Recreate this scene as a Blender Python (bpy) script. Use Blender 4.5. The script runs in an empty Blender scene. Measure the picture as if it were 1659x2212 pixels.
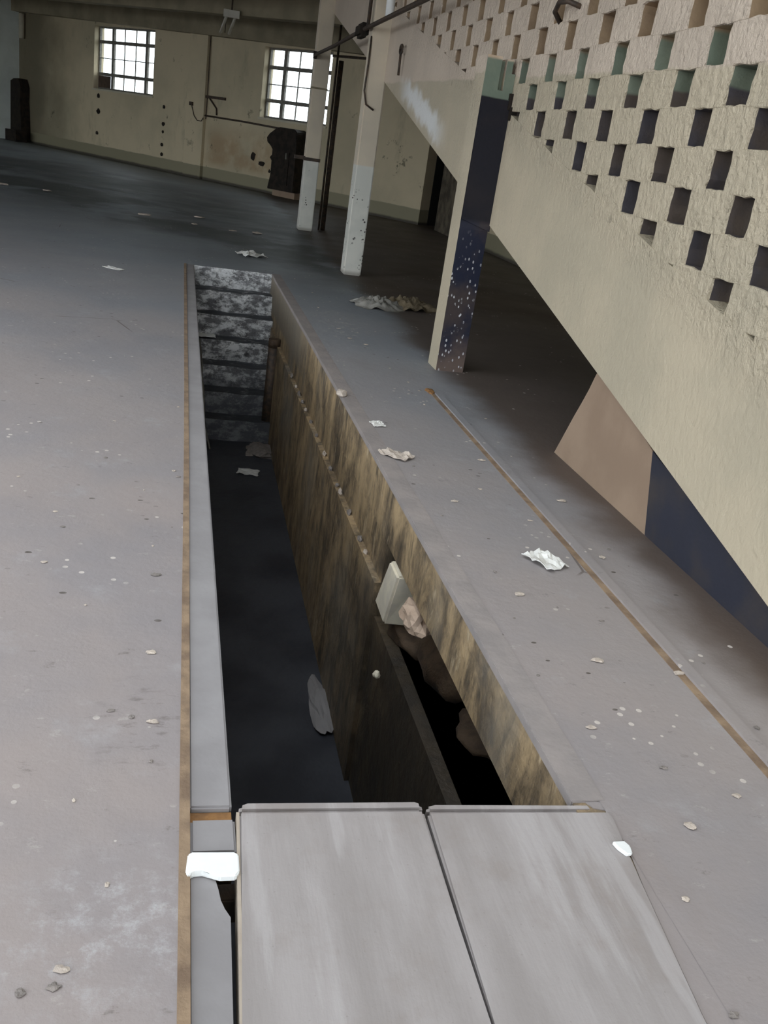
import bpy, bmesh, math, random
from mathutils import Vector, Matrix, noise
random.seed(7)
S = bpy.context.scene
COL = S.collection

# ------------------------------------------------------------------ materials
def new_mat(name):
    m = bpy.data.materials.new(name); m.use_nodes = True
    nt = m.node_tree; nt.nodes.clear()
    out = nt.nodes.new('ShaderNodeOutputMaterial')
    b = nt.nodes.new('ShaderNodeBsdfPrincipled')
    nt.links.new(b.outputs[0], out.inputs[0])
    return m, nt, b

class NG:
    """small helper for wiring node graphs on world position"""
    def __init__(s, nt):
        s.nt = nt
        g = nt.nodes.new('ShaderNodeNewGeometry'); s.pos = g.outputs['Position']
    def _set(s, sock, v):
        if isinstance(v, (int, float)): sock.default_value = v
        elif isinstance(v, (tuple, list)):
            sock.default_value = tuple(v) if len(v) == len(sock.default_value) else tuple(v) + (1,)
        else: s.nt.links.new(v, sock)
    def math(s, op, a, b=0.0, clamp=False):
        n = s.nt.nodes.new('ShaderNodeMath'); n.operation = op; n.use_clamp = clamp
        s._set(n.inputs[0], a); s._set(n.inputs[1], b); return n.outputs[0]
    def vscale(s, v, sc):
        n = s.nt.nodes.new('ShaderNodeVectorMath'); n.operation = 'MULTIPLY'
        s._set(n.inputs[0], v); n.inputs[1].default_value = sc; return n.outputs[0]
    def dot(s, v, d):
        n = s.nt.nodes.new('ShaderNodeVectorMath'); n.operation = 'DOT_PRODUCT'
        s._set(n.inputs[0], v); n.inputs[1].default_value = d; return n.outputs['Value']
    def dist(s, v, p):
        n = s.nt.nodes.new('ShaderNodeVectorMath'); n.operation = 'DISTANCE'
        s._set(n.inputs[0], v); n.inputs[1].default_value = p; return n.outputs['Value']
    def noise(s, scale, detail=4, rough=.55, vec=None, sc=None, dist=0.0):
        v = vec if vec is not None else s.pos
        if sc: v = s.vscale(v, sc)
        n = s.nt.nodes.new('ShaderNodeTexNoise')
        s.nt.links.new(v, n.inputs['Vector'])
        n.inputs['Scale'].default_value = scale; n.inputs['Detail'].default_value = detail
        n.inputs['Roughness'].default_value = rough; n.inputs['Distortion'].default_value = dist
        return n.outputs['Fac']
    def voro(s, scale, feature='F1', vec=None, sc=None, out='Distance', rnd=1.0):
        v = vec if vec is not None else s.pos
        if sc: v = s.vscale(v, sc)
        n = s.nt.nodes.new('ShaderNodeTexVoronoi'); n.feature = feature
        s.nt.links.new(v, n.inputs['Vector']); n.inputs['Scale'].default_value = scale
        n.inputs['Randomness'].default_value = rnd
        return n.outputs[out]
    def step(s, v, lo, hi):
        n = s.nt.nodes.new('ShaderNodeMapRange'); n.interpolation_type = 'SMOOTHSTEP'
        s._set(n.inputs[0], v); n.inputs[1].default_value = lo; n.inputs[2].default_value = hi
        n.inputs[3].default_value = 0; n.inputs[4].default_value = 1; return n.outputs[0]
    def mix(s, f, a, b):
        n = s.nt.nodes.new('ShaderNodeMix'); n.data_type = 'RGBA'
        s._set(n.inputs[0], f); s._set(n.inputs[6], a); s._set(n.inputs[7], b); return n.outputs[2]
    def sep(s):
        n = s.nt.nodes.new('ShaderNodeSeparateXYZ'); s.nt.links.new(s.pos, n.inputs[0]); return n.outputs
    def bump(s, bsdf, h, strength=.4, dist=.01):
        n = s.nt.nodes.new('ShaderNodeBump'); n.inputs['Strength'].default_value = strength
        n.inputs['Distance'].default_value = dist; s.nt.links.new(h, n.inputs['Height'])
        s.nt.links.new(n.outputs[0], bsdf.inputs['Normal'])

def simple(name, c1, c2=None, rough=.8, scale=6, bump=.3, bdist=.008, metal=0, spec=.5, detail=5, lo=.35, hi=.65, sc=None):
    m, nt, b = new_mat(name); g = NG(nt)
    c2 = c2 or tuple(x*.8 for x in c1)
    f = g.step(g.noise(scale, detail, sc=sc), lo, hi)
    nt.links.new(g.mix(f, c1, c2), b.inputs['Base Color'])
    b.inputs['Roughness'].default_value = rough; b.inputs['Metallic'].default_value = metal
    b.inputs['Specular IOR Level'].default_value = spec
    if bump: g.bump(b, g.noise(scale*5, 4), bump, bdist)
    return m

# frame of the back wall: u along it, d into the hall
AX, AY = -5.13, 35.849
UX, UY = .6158, -.7879
NX, NY = -.7879, -.6158
def W(u, d, z): return Vector((AX+UX*u+NX*d, AY+UY*u+NY*d, z))
UC = (UX, UY, 0); DC = (NX, NY, 0)
U0 = AX*UX+AY*UY; D0 = AX*NX+AY*NY

M = {}
def mat_floor():
    m, nt, b = new_mat('dusty_concrete'); g = NG(nt)
    x, y, z = g.sep()
    base = g.mix(g.step(g.noise(.55, 5, .6), .38, .64), (.305, .26, .243), (.25, .227, .229))
    base = g.mix(g.math('MULTIPLY', g.step(g.noise(.9, 6, .65, sc=(1, .5, 1)), .55, .75), .6), base, (.255, .195, .16))
    # pale scuffed film
    base = g.mix(g.math('MULTIPLY', g.step(g.noise(3.1, 7, .7), .56, .72), .45), base, (.37, .355, .36))
    base = g.mix(g.math('MULTIPLY', g.step(g.noise(1.0, 8, .75, sc=(9, 14, 1)), .60, .68), .55), base, (.42, .385, .36))
    base = g.mix(g.math('MULTIPLY', g.step(g.noise(1.0, 8, .75, vec=g.vscale(g.pos, (7.3, 12.1, 1))), .61, .69), .6), base, (.12, .10, .09))
    # dark damp oil patches lying in a band along the back wall
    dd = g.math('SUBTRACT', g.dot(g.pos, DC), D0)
    uu = g.math('SUBTRACT', g.dot(g.pos, UC), U0)
    band = g.math('MULTIPLY', g.step(dd, 2.0, 4.5), g.math('SUBTRACT', 1.0, g.step(dd, 8.5, 11.5)))
    dw = g.math('ADD', dd, g.math('MULTIPLY', g.math('SUBTRACT', g.noise(.35, 5), .5), 5.0))
    streak = g.math('MULTIPLY', g.step(dw, 6.6, 7.8), g.math('SUBTRACT', 1.0, g.step(dw, 9.0, 9.8)))
    pat = g.math('MAXIMUM', g.math('MULTIPLY', g.step(g.noise(.16, 5, .6, sc=(1, 1, 1)), .40, .56), .8), g.math('MULTIPLY', streak, g.step(g.noise(.5, 5), .36, .5)))
    sheen_tint = g.math('SUBTRACT', 1.0, g.step(g.math('ADD', dd, g.math('MULTIPLY', g.noise(.25, 4), 5.0)), 11, 20))
    base = g.mix(g.math('MULTIPLY', sheen_tint, .8), base, (.235, .28, .315))  # blue-grey sky sheen painted into the far floor's colour
    base = g.mix(g.math('MULTIPLY', g.math('MULTIPLY', band, pat), .85), base, (.045, .05, .048))
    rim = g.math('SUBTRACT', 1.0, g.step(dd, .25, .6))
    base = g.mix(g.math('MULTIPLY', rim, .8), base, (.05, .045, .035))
    # brown earth under the ramp and along its foot, ramp shade painted in
    soil_shade = g.math('MULTIPLY', g.step(g.math('ADD', x, g.math('MULTIPLY', g.noise(1.6, 4), .5)), 2.2, 2.55), 1.0)
    base = g.mix(g.math('MULTIPLY', soil_shade, .85), base, (.07, .044, .027))
    # scuffed pale patch and broken surface beside the rail at the near end
    sc1 = g.math('SUBTRACT', 1.0, g.step(g.dist(g.pos, (-.06, 1.5, 0)), .05, .34))
    base = g.mix(g.math('MULTIPLY', sc1, g.step(g.noise(14, 8, .8), .46, .70)), base, (.40, .385, .39))
    sc2 = g.math('SUBTRACT', 1.0, g.step(g.dist(g.vscale(g.pos, (1, .6, 1)), (-.03, 1.34, 0)), .04, .2))
    base = g.mix(g.math('MULTIPLY', g.math('MULTIPLY', sc2, g.step(g.noise(1.0, 6, .7, sc=(12, 30, 1)), .52, .68)), .7), base, (.13, .11, .105))
    sc3 = g.math('SUBTRACT', 1.0, g.step(g.dist(g.vscale(g.pos, (1, .25, 1)), (1.5, 2.1, 0)), .05, .3))
    base = g.mix(g.math('MULTIPLY', g.math('MULTIPLY', sc3, g.step(g.noise(1.0, 6, .75, sc=(14, 9, 1)), .54, .62)), .7), base, (.46, .44, .42))
    # flecks, pits
    fl = g.math('LESS_THAN', g.voro(14), .14)
    fm = g.step(g.noise(2.1, 3), .55, .63)
    base = g.mix(g.math('MULTIPLY', fl, fm), base, (.55, .5, .46))
    fl2 = g.math('LESS_THAN', g.voro(9, sc=(1, 1.6, 1)), .12)
    fm2 = g.step(g.noise(1.7, 3, vec=g.vscale(g.pos, (1.3, 1, 1))), .54, .62)
    base = g.mix(g.math('MULTIPLY', fl2, fm2), base, (.09, .075, .065))
    cr = g.math('LESS_THAN', g.voro(1.1, 'DISTANCE_TO_EDGE', vec=g.pos), .006)
    cm = g.step(g.noise(.9, 3), .6, .66)
    base = g.mix(g.math('MULTIPLY', g.math('MULTIPLY', cr, cm), .8), base, (.1, .08, .07))
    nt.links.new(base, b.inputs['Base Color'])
    r = g.math('ADD', .42, g.math('MULTIPLY', g.noise(1.2, 4), .35))
    nt.links.new(r, b.inputs['Roughness'])
    h = g.math('ADD', g.noise(9, 7, .65), g.math('MULTIPLY', fl2, -.6))
    g.bump(b, h, .35, .012)
    return m
def mat_backwall():
    m, nt, b = new_mat('stained_cream_paint'); g = NG(nt)
    x, y, z = g.sep()
    uu = g.math('SUBTRACT', g.dot(g.pos, UC), U0)
    base = g.mix(g.step(g.noise(.5, 5), .4, .65), (.60, .51, .345), (.47, .41, .28))
    base = g.mix(g.math('MULTIPLY', g.step(g.noise(1.3, 6, .65, sc=(1, 1, .4)), .56, .72), .55), base, (.27, .24, .16))
    # rusty tide between the pilaster and the cabinet
    a = g.math('MULTIPLY', g.step(uu, 9.0, 9.6), g.math('SUBTRACT', 1.0, g.step(uu, 12.6, 13.4)))
    c = g.math('MULTIPLY', g.step(z, .3, .6), g.math('SUBTRACT', 1.0, g.step(z, 1.0, 1.7)))
    base = g.mix(g.math('MULTIPLY', g.math('MULTIPLY', a, c), g.math('MULTIPLY', g.step(g.noise(1.6, 5), .3, .6), .7)), base, (.36, .24, .13))
    # sooty corner
    k = g.math('SUBTRACT', 1.0, g.step(g.math('ADD', uu, g.math('MULTIPLY', g.noise(.7, 5), 3.0)), 1.4, 4.6))
    base = g.mix(g.math('MULTIPLY', k, .8), base, (.10, .085, .05))
    sp = g.math('MULTIPLY', g.step(g.noise(2.6, 7, .75), .60, .66), g.step(g.noise(.6, 4), .46, .58))
    base = g.mix(g.math('MULTIPLY', sp, .75), base, (.08, .07, .045))
    zz = g.math('ADD', z, g.math('MULTIPLY', g.math('SUBTRACT', g.noise(2, 4), .5), .05))
    base = g.mix(g.math('SUBTRACT', 1.0, g.step(zz, .345, .365)), base, (.27, .245, .16))
    base = g.mix(g.math('SUBTRACT', 1.0, g.step(zz, .03, .09)), base, (.07, .06, .045))
    nt.links.new(base, b.inputs['Base Color']); b.inputs['Roughness'].default_value = .75
    g.bump(b, g.noise(7, 6), .3, .01)
    return m
def paint_bands(g, z, wob=.03):
    zz = g.math('ADD', z, g.math('MULTIPLY', g.math('SUBTRACT', g.noise(6, 3), .5), wob))
    return zz
def mat_render():
    """rough cast cream render: pinker paint above a wavering line, duller below"""
    m, nt, b = new_mat('rough_cream_render'); g = NG(nt)
    x, y, z = g.sep()
    zz = g.math('SUBTRACT', z, g.math('MULTIPLY', y, .0225))
    zz = g.math('ADD', zz, g.math('MULTIPLY', g.math('SUBTRACT', g.noise(3, 4), .5), .05))
    up = g.step(zz, 2.035, 2.06)
    lowc = g.mix(g.step(g.noise(1.1, 5), .4, .65), (.47, .405, .295), (.41, .36, .265))
    upc = g.mix(g.step(g.noise(1.4, 5), .4, .65), (.57, .48, .385), (.51, .43, .345))
    base = g.mix(up, lowc, upc)
    # bare pale patch by the second column
    q = g.math('ADD', g.math('MULTIPLY', g.math('SUBTRACT', z, 2.02), 1.0), g.math('MULTIPLY', g.math('SUBTRACT', y, 9.9), -.23))
    pm = g.math('MULTIPLY', g.step(y, 8.6, 9.3), g.math('SUBTRACT', 1.0, g.step(y, 10.4, 11.2)))
    pz = g.math('SUBTRACT', 1.0, g.step(g.math('ABSOLUTE', g.math('ADD', q, g.math('MULTIPLY', g.math('SUBTRACT', g.noise(5, 4), .5), .3))), .04, .16))
    base = g.mix(g.math('MULTIPLY', pm, g.math('MULTIPLY', pz, .8)), base, (.72, .74, .74))
    dk = g.math('MULTIPLY', g.math('LESS_THAN', g.voro(2.2), .05), g.step(g.noise(1.3, 2), .5, .6))
    base = g.mix(g.math('MULTIPLY', dk, .5), base, (.2, .17, .12))
    nt.links.new(base, b.inputs['Base Color'])
    b.inputs['Roughness'].default_value = .6
    h = g.math('ADD', g.noise(1.0, 5, .6, sc=(20, 22, 14), dist=.4), g.math('MULTIPLY', g.noise(48, 3), .35))
    rs = g.step(g.math('SUBTRACT', zz, g.math('MULTIPLY', y, .2175)), .05, .33)
    g.bump(b, g.math('MULTIPLY', h, g.math('ADD', .3, rs)), .8, .03)
    return m
def mat_band():
    """the dado colours that show inside the openings and on the column front"""
    m, nt, b = new_mat('navy_green_dado_paint'); g = NG(nt)
    x, y, z = g.sep(); zz = paint_bands(g, z)
    nav = g.mix(g.step(g.noise(3, 4), .4, .65), (.052, .048, .058), (.085, .066, .055))
    grn = g.mix(g.step(g.noise(4, 4), .4, .65), (.15, .185, .14), (.20, .235, .18))
    tan = g.mix(g.step(g.noise(5, 4), .4, .65), (.36, .26, .16), (.27, .19, .12))
    c = g.mix(g.step(zz, 2.05, 2.07), nav, grn); c = g.mix(g.step(zz, 2.29, 2.32), c, tan)
    nt.links.new(c, b.inputs['Base Color']); b.inputs['Roughness'].default_value = .55
    g.bump(b, g.noise(22, 4), .4, .015)
    return m
def mat_bluecol():
    m, nt, b = new_mat('navy_gloss_paint'); g = NG(nt)
    x, y, z = g.sep(); zz = paint_bands(g, z, .02)
    nav = g.mix(g.step(g.noise(3, 4), .4, .65), (.013, .013, .019), (.019, .017, .021))
    low = g.mix(g.step(g.noise(3, 4), .4, .65), (.024, .027, .045), (.065, .052, .05))
    c = g.mix(g.step(z, 1.15, 1.2), low, nav)
    mud = g.math('SUBTRACT', 1.0, g.step(g.math('ADD', z, g.math('MULTIPLY', g.noise(5, 3), .5)), .25, .6))
    c = g.mix(g.math('MULTIPLY', mud, .75), c, (.17, .125, .10))
    sp = g.math('MULTIPLY', g.math('LESS_THAN', g.voro(38, sc=(1, 1, .55)), .25), g.step(g.noise(7, 3), .42, .56))
    spz = g.math('SUBTRACT', 1.0, g.step(z, .75, 1.15))
    c = g.mix(g.math('MULTIPLY', sp, g.math('MULTIPLY', spz, .9)), c, (.62, .62, .64))
    grn = g.mix(g.step(g.noise(4, 4), .4, .65), (.16, .20, .155), (.20, .235, .18))
    tan = g.mix(g.step(g.noise(5, 4), .4, .65), (.62, .50, .38), (.5, .38, .27))
    c = g.mix(g.step(zz, 2.04, 2.055), c, grn); c = g.mix(g.step(zz, 2.29, 2.31), c, tan)
    nt.links.new(c, b.inputs['Base Color'])
    nt.links.new(g.math('ADD', .25, g.math('MULTIPLY', g.step(z, 1.1, 1.2), .4)), b.inputs['Roughness']); b.inputs['Specular IOR Level'].default_value = .2
    g.bump(b, g.noise(18, 4), .3, .01)
    return m
def mat_whitecol(name, chips, seam):
    m, nt, b = new_mat(name); g = NG(nt)
    x, y, z = g.sep()
    lo = g.mix(g.step(g.noise(3, 4), .4, .65), (.60, .60, .54), (.68, .67, .60))
    up = g.mix(g.step(g.noise(2, 4), .4, .65), (.64, .56, .43), (.58, .51, .40))
    c = g.mix(g.step(z, seam-.01, seam+.01), lo, up)
    ch = g.math('MULTIPLY', g.math('LESS_THAN', g.voro(26), .3), g.step(g.noise(5, 4), .60-chips, .66-chips))
    zm = g.math('SUBTRACT', 1.0, g.step(z, seam*.75, seam))
    c = g.mix(g.math('MULTIPLY', ch, zm), c, (.05, .045, .04))
    foot = g.math('SUBTRACT', 1.0, g.step(z, .02, .07)); c = g.mix(g.math('MULTIPLY', foot, .6), c, (.2, .17, .14))
    nt.links.new(c, b.inputs['Base Color']); b.inputs['Roughness'].default_value = .5
    g.bump(b, g.noise(20, 3), .2, .006)
    return m
def mat_pitwall():
    m, nt, b = new_mat('streaked_oily_plaster'); g = NG(nt)
    x, y, z = g.sep()
    st = g.math('ADD', g.math('MULTIPLY', g.noise(1.0, 8, .75, sc=(2.4, 3.2, 1.3), dist=.8), .65), g.math('MULTIPLY', g.noise(5.5, 7, .7), .35))
    st2 = g.noise(1.0, 7, .7, sc=(6, 8.5, 2.2), dist=.7)
    c = g.mix(g.step(st, .38, .60), (.09, .068, .045), (.40, .29, .165))
    c = g.mix(g.math('MULTIPLY', g.step(st2, .52, .66), .75), c, (.045, .038, .03))
    c = g.mix(g.math('MULTIPLY', g.step(g.noise(1.0, 6, .7, sc=(6, 8, 2.2), dist=1.0), .58, .66), .8), c, (.44, .35, .23))
    c = g.mix(g.math('MULTIPLY', g.step(g.noise(1.3, 4, sc=(1, 1, .6)), .5, .68), .5), c, (.20, .19, .17))
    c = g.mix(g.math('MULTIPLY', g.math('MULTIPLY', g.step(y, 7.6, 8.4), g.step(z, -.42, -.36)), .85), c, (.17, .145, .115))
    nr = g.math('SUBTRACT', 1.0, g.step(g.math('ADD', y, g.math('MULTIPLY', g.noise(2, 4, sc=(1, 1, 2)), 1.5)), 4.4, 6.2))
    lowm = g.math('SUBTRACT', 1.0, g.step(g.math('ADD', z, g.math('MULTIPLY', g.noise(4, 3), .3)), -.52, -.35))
    c = g.mix(g.math('MULTIPLY', g.math('MULTIPLY', nr, lowm), .92), c, (.022, .018, .014))  # lack of light in the near lower pit painted in as black
    nt.links.new(c, b.inputs['Base Color']); b.inputs['Roughness'].default_value = .6
    g.bump(b, g.math('ADD', st, g.noise(14, 5)), .6, .02)
    return m
def mat_steps():
    m, nt, b = new_mat('flaking_whitewash_concrete'); g = NG(nt)
    x, y, z = g.sep()
    c = g.mix(g.step(g.noise(1.0, 7, .75, sc=(6, 5, 11)), .44, .60), (.12, .12, .125), (.62, .63, .63))
    c = g.mix(g.math('MULTIPLY', g.step(g.noise(14, 6, .75), .55, .60), .7), c, (.05, .047, .045))
    c = g.mix(g.math('MULTIPLY', g.step(g.noise(11, 6, .75, vec=g.vscale(g.pos, (1, 1.3, 1.7))), .60, .64), .8), c, (.6, .6, .58))
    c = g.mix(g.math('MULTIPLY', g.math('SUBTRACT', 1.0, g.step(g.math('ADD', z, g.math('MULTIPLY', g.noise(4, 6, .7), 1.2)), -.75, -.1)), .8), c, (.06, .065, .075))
    gn = nt.nodes.new('ShaderNodeNewGeometry'); tread = g.step(g.dot(gn.outputs['True Normal'], (0, 0, 1)), .5, .8)
    c = g.mix(g.math('MULTIPLY', tread, g.step(g.noise(7, 5, .7), .25, .5)), c, (.045, .05, .058))
    nt.links.new(c, b.inputs['Base Color']); b.inputs['Roughness'].default_value = .6
    g.bump(b, g.noise(16, 6), .6, .015)
    return m

M['floor'] = mat_floor(); M['back'] = mat_backwall(); M['render'] = mat_render(); M['band'] = mat_band()
M['bluecol'] = mat_bluecol(); M['col_a'] = mat_whitecol('cream_column_paint', .0, 1.2); M['col_c'] = mat_whitecol('cream_column_side', -.1, .01); M['col_b'] = mat_whitecol('chipped_white_column_paint', .07, 1.35)
M['pitwall'] = mat_pitwall(); M['steps'] = mat_steps()
M['cream'] = simple('plain_cream_paint', (.56, .51, .39), (.47, .44, .34), .7, 3, .2)
M['wallside'] = simple('pale_grey_wall_paint', (.72, .77, .72), (.62, .67, .62), .7, 1.2, .2)
M['ceil'] = simple('sooty_ceiling_concrete', (.20, .175, .12), (.15, .13, .09), .9, 1.5, .3)
M['beam'] = simple('dusty_beam_concrete', (.30, .255, .17), (.22, .19, .125), .9, 1.5, .3)
M['lip'] = simple('smooth_grey_screed', (.29, .278, .28), (.25, .238, .24), .85, 4, .3, .006, spec=.2)
M['rimf'] = simple('worn_rim_concrete', (.30, .266, .252), (.25, .226, .218), .75, 5, .4, .008, spec=.3, detail=7)
M['slab'] = simple('grey_cover_concrete', (.40, .375, .365), (.335, .315, .31), .6, 2.2, .35, .006, detail=7)
def mat_slab():
    m, nt, b = new_mat('streaked_cover_concrete'); g = NG(nt)
    c = g.mix(g.step(g.noise(1.0, 5, .6, sc=(6, 1.2, 1)), .36, .64), (.275, .25, .24), (.335, .308, .30))
    c = g.mix(g.math('MULTIPLY', g.step(g.noise(3, 7, .7), .50, .68), .5), c, (.25, .215, .195))
    c = g.mix(g.math('MULTIPLY', g.step(g.noise(1.0, 5, .6, sc=(9, .9, 1)), .54, .64), .6), c, (.40, .375, .37))
    c = g.mix(g.math('MULTIPLY', g.math('LESS_THAN', g.voro(30), .07), .35), c, (.2, .18, .16))
    nt.links.new(c, b.inputs['Base Color']); b.inputs['Roughness'].default_value = .65
    g.bump(b, g.math('ADD', g.noise(26, 6, .7), g.noise(1.0, 3, sc=(60, 8, 1))), .22, .004)
    return m
M['slab'] = mat_slab()
M['slabedge'] = simple('sandy_slab_edge', (.42, .36, .29), (.36, .3, .24), .7, 9, .3)
M['rust'] = simple('brown_rust_and_silt', (.17, .115, .075), (.29, .205, .13), .85, 9, .5)
M['rustorange'] = simple('orange_rust', (.30, .15, .05), (.16, .08, .03), .8, 14, .4)
M['pitfloor'] = simple('oily_black_concrete', (.03, .032, .04), (.06, .064, .075), .45, 1.6, .4, .02, detail=7)
M['niche'] = simple('brown_sludge', (.07, .042, .022), (.035, .022, .012), .6, 3, .5, .03)
M['soffit'] = simple('dark_soffit', (.10, .075, .05), (.07, .055, .04), .9, 2, .3)
M['infill'] = simple('pinkish_sand_plaster', (.30, .215, .15), (.25, .175, .12), .8, 2.5, .3)
M['infillblue'] = simple('scuffed_navy_wall_paint', (.017, .019, .032), (.045, .037, .034), .6, 2.5, .4, lo=.45, hi=.75)
M['iron'] = simple('dark_rusted_iron', (.045, .036, .03), (.09, .06, .04), .6, 20, .4, metal=.3)
M['frame'] = simple('grey_window_steel', (.2, .19, .16), (.14, .13, .11), .6, 12, .2)
M['brownboard'] = simple('brown_board', (.10, .065, .045), (.07, .045, .03), .8, 6, .2)
M['blackmetal'] = simple('sooty_black_metal', (.014, .011, .009), (.028, .021, .015), .7, 7, .4, spec=.2)
M['white'] = simple('white_enamel', (.85, .87, .86), (.78, .8, .79), .35, 6, .1)
M['paper'] = simple('white_paper', (.75, .75, .72), (.65, .64, .6), .7, 12, .2)
M['chip'] = simple('pale_plaster_chip', (.52, .45, .38), (.42, .36, .31), .8, 30, .4)
M['stone'] = simple('grey_rubble', (.25, .22, .2), (.18, .16, .145), .85, 25, .5)
M['dirt'] = simple('brown_rubble', (.085, .055, .032), (.05, .032, .02), .85, 14, .6)
M['pinkbrick'] = simple('pinkish_brick', (.50, .38, .29), (.42, .31, .23), .8, 12, .4)
M['creambrick'] = simple('cream_whitewashed_brick', (.72, .66, .52), (.62, .57, .47), .7, 9, .3)
M['rag'] = simple('dirty_brown_cloth', (.13, .10, .06), (.20, .16, .10), .9, 12, .5)
M['plastic'] = simple('grubby_clear_plastic', (.26, .255, .235), (.36, .345, .31), .25, 9, .3, spec=.8)
M['dark'] = simple('unlit_passage', (.012, .012, .012), (.02, .018, .016), .9, 3, .1)
M['rough'] = simple('bare_broken_masonry', (.16, .13, .09), (.06, .05, .035), .9, 4, .8, .04)
M['tube'] = simple('fluorescent_tube_glass', (.55, .53, .45), (.5, .48, .4), .3, 6, 0)
def mat_glass():
    m = bpy.data.materials.new('dusty_window_glass'); m.use_nodes = True
    nt = m.node_tree; nt.nodes.clear()
    o = nt.nodes.new('ShaderNodeOutputMaterial'); t = nt.nodes.new('ShaderNodeBsdfTransparent'); gl = nt.nodes.new('ShaderNodeBsdfGlossy')
    t.inputs[0].default_value = (.93, .95, .95, 1); gl.inputs['Roughness'].default_value = .15
    x = nt.nodes.new('ShaderNodeMixShader'); x.inputs[0].default_value = .06
    nt.links.new(t.outputs[0], x.inputs[1]); nt.links.new(gl.outputs[0], x.inputs[2]); nt.links.new(x.outputs[0], o.inputs[0])
    return m
M['glass'] = mat_glass()

# ------------------------------------------------------------------ mesh helpers
class MB:
    def __init__(s, fn=None): s.bm = bmesh.new(); s.fn = fn or (lambda a, b, c: Vector((a, b, c)))
    def hexa(s, P, mi=0):
        v = [s.bm.verts.new(s.fn(*p)) for p in P]
        for f in ((0, 3, 2, 1), (4, 5, 6, 7), (0, 1, 5, 4), (1, 2, 6, 5), (2, 3, 7, 6), (3, 0, 4, 7)):
            s.bm.faces.new([v[i] for i in f]).material_index = mi
        return v
    def box(s, x0, x1, y0, y1, z0, z1, mi=0):
        return s.hexa([(x0, y0, z0), (x1, y0, z0), (x1, y1, z0), (x0, y1, z0), (x0, y0, z1), (x1, y0, z1), (x1, y1, z1), (x0, y1, z1)], mi)
    def prism_z(s, pts, z0, z1, mi=0):
        """polygon in plan, extruded up"""
        a = [s.bm.verts.new(s.fn(p[0], p[1], z0)) for p in pts]; b = [s.bm.verts.new(s.fn(p[0], p[1], z1)) for p in pts]
        s._prism(a, b, mi)
    def prism_x(s, pts, x0, x1, mi=0):
        """polygon of (y,z), extruded along the first axis"""
        a = [s.bm.verts.new(s.fn(x0, p[0], p[1])) for p in pts]; b = [s.bm.verts.new(s.fn(x1, p[0], p[1])) for p in pts]
        s._prism(a, b, mi)
    def prism_uz(s, pts, d0, d1, mi=0):
        a = [s.bm.verts.new(s.fn(p[0], d0, p[1])) for p in pts]; b = [s.bm.verts.new(s.fn(p[0], d1, p[1])) for p in pts]
        s._prism(a, b, mi)
    def _prism(s, a, b, mi):
        n = len(a)
        s.bm.faces.new(a[::-1]).material_index = mi; s.bm.faces.new(b).material_index = mi
        for i in range(n):
            s.bm.faces.new((a[i], a[(i+1) % n], b[(i+1) % n], b[i])).material_index = mi
    def quad(s, *P, mi=0):
        s.bm.faces.new([s.bm.verts.new(s.fn(*p)) for p in P]).material_index = mi
    def tube(s, path, r, n=10, mi=0):
        path = [s.fn(*p) for p in path]; rings = []
        for i, p in enumerate(path):
            t = (path[min(i+1, len(path)-1)] - path[max(i-1, 0)]).normalized()
            up = Vector((0, 0, 1)) if abs(t.z) < .9 else Vector((1, 0, 0))
            a = t.cross(up).normalized(); b = t.cross(a)
            rings.append([s.bm.verts.new(p + (a*math.cos(k*2*math.pi/n) + b*math.sin(k*2*math.pi/n))*r) for k in range(n)])
        for A, B in zip(rings, rings[1:]):
            for k in range(n):
                f = s.bm.faces.new((A[k], A[(k+1) % n], B[(k+1) % n], B[k])); f.material_index = mi; f.smooth = True
        s.bm.faces.new(rings[0][::-1]); s.bm.faces.new(rings[-1])
    def lump(s, c, r, seed, jag=.35, sub=2, flat=None):
        """a rough stone: icosphere pushed about by noise"""
        c = s.fn(*c)
        ret = bmesh.ops.create_icosphere(s.bm, subdivisions=sub, radius=1)
        for v in ret['verts']:
            k = 1 + jag*noise.noise(v.co*1.7 + Vector((seed*3.1, seed*1.7, seed))) + .4*jag*noise.noise(v.co*4 + Vector((seed, 0, 0)))
            v.co = Vector((v.co.x*r[0]*k, v.co.y*r[1]*k, max(v.co.z*k, -.45)*r[2])) + c
    def bevel(s, w, seg=2):
        bmesh.ops.bevel(s.bm, geom=s.bm.edges[:], offset=w, segments=seg, affect='EDGES', clamp_overlap=True); return s
    def build(s, name, mats, parent=None, offset=None, smooth=False):
        bmesh.ops.recalc_face_normals(s.bm, faces=s.bm.faces[:])
        if offset: bmesh.ops.translate(s.bm, verts=s.bm.verts[:], vec=-Vector(offset))
        me = bpy.data.meshes.new(name); s.bm.to_mesh(me); s.bm.free()
        for m in (mats if isinstance(mats, (list, tuple)) else [mats]): me.materials.append(m)
        if smooth:
            for p in me.polygons: p.use_smooth = True
        o = bpy.data.objects.new(name, me); COL.objects.link(o)
        if parent: o.parent = parent
        elif offset: o.location = offset
        return o
def part_of(t): return tuple(t.location)
def tag(o, label, cat, group=None, kind=None):
    o['label'] = label; o['category'] = cat
    if group: o['group'] = group
    if kind: o['kind'] = kind
    return o
def thing(name, loc, label, cat, group=None):
    o = bpy.data.objects.new(name, None); COL.objects.link(o); o.location = loc; o.empty_display_size = .1
    return tag(o, label, cat, group)
def struct(o): o['kind'] = 'structure'; return o

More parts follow.
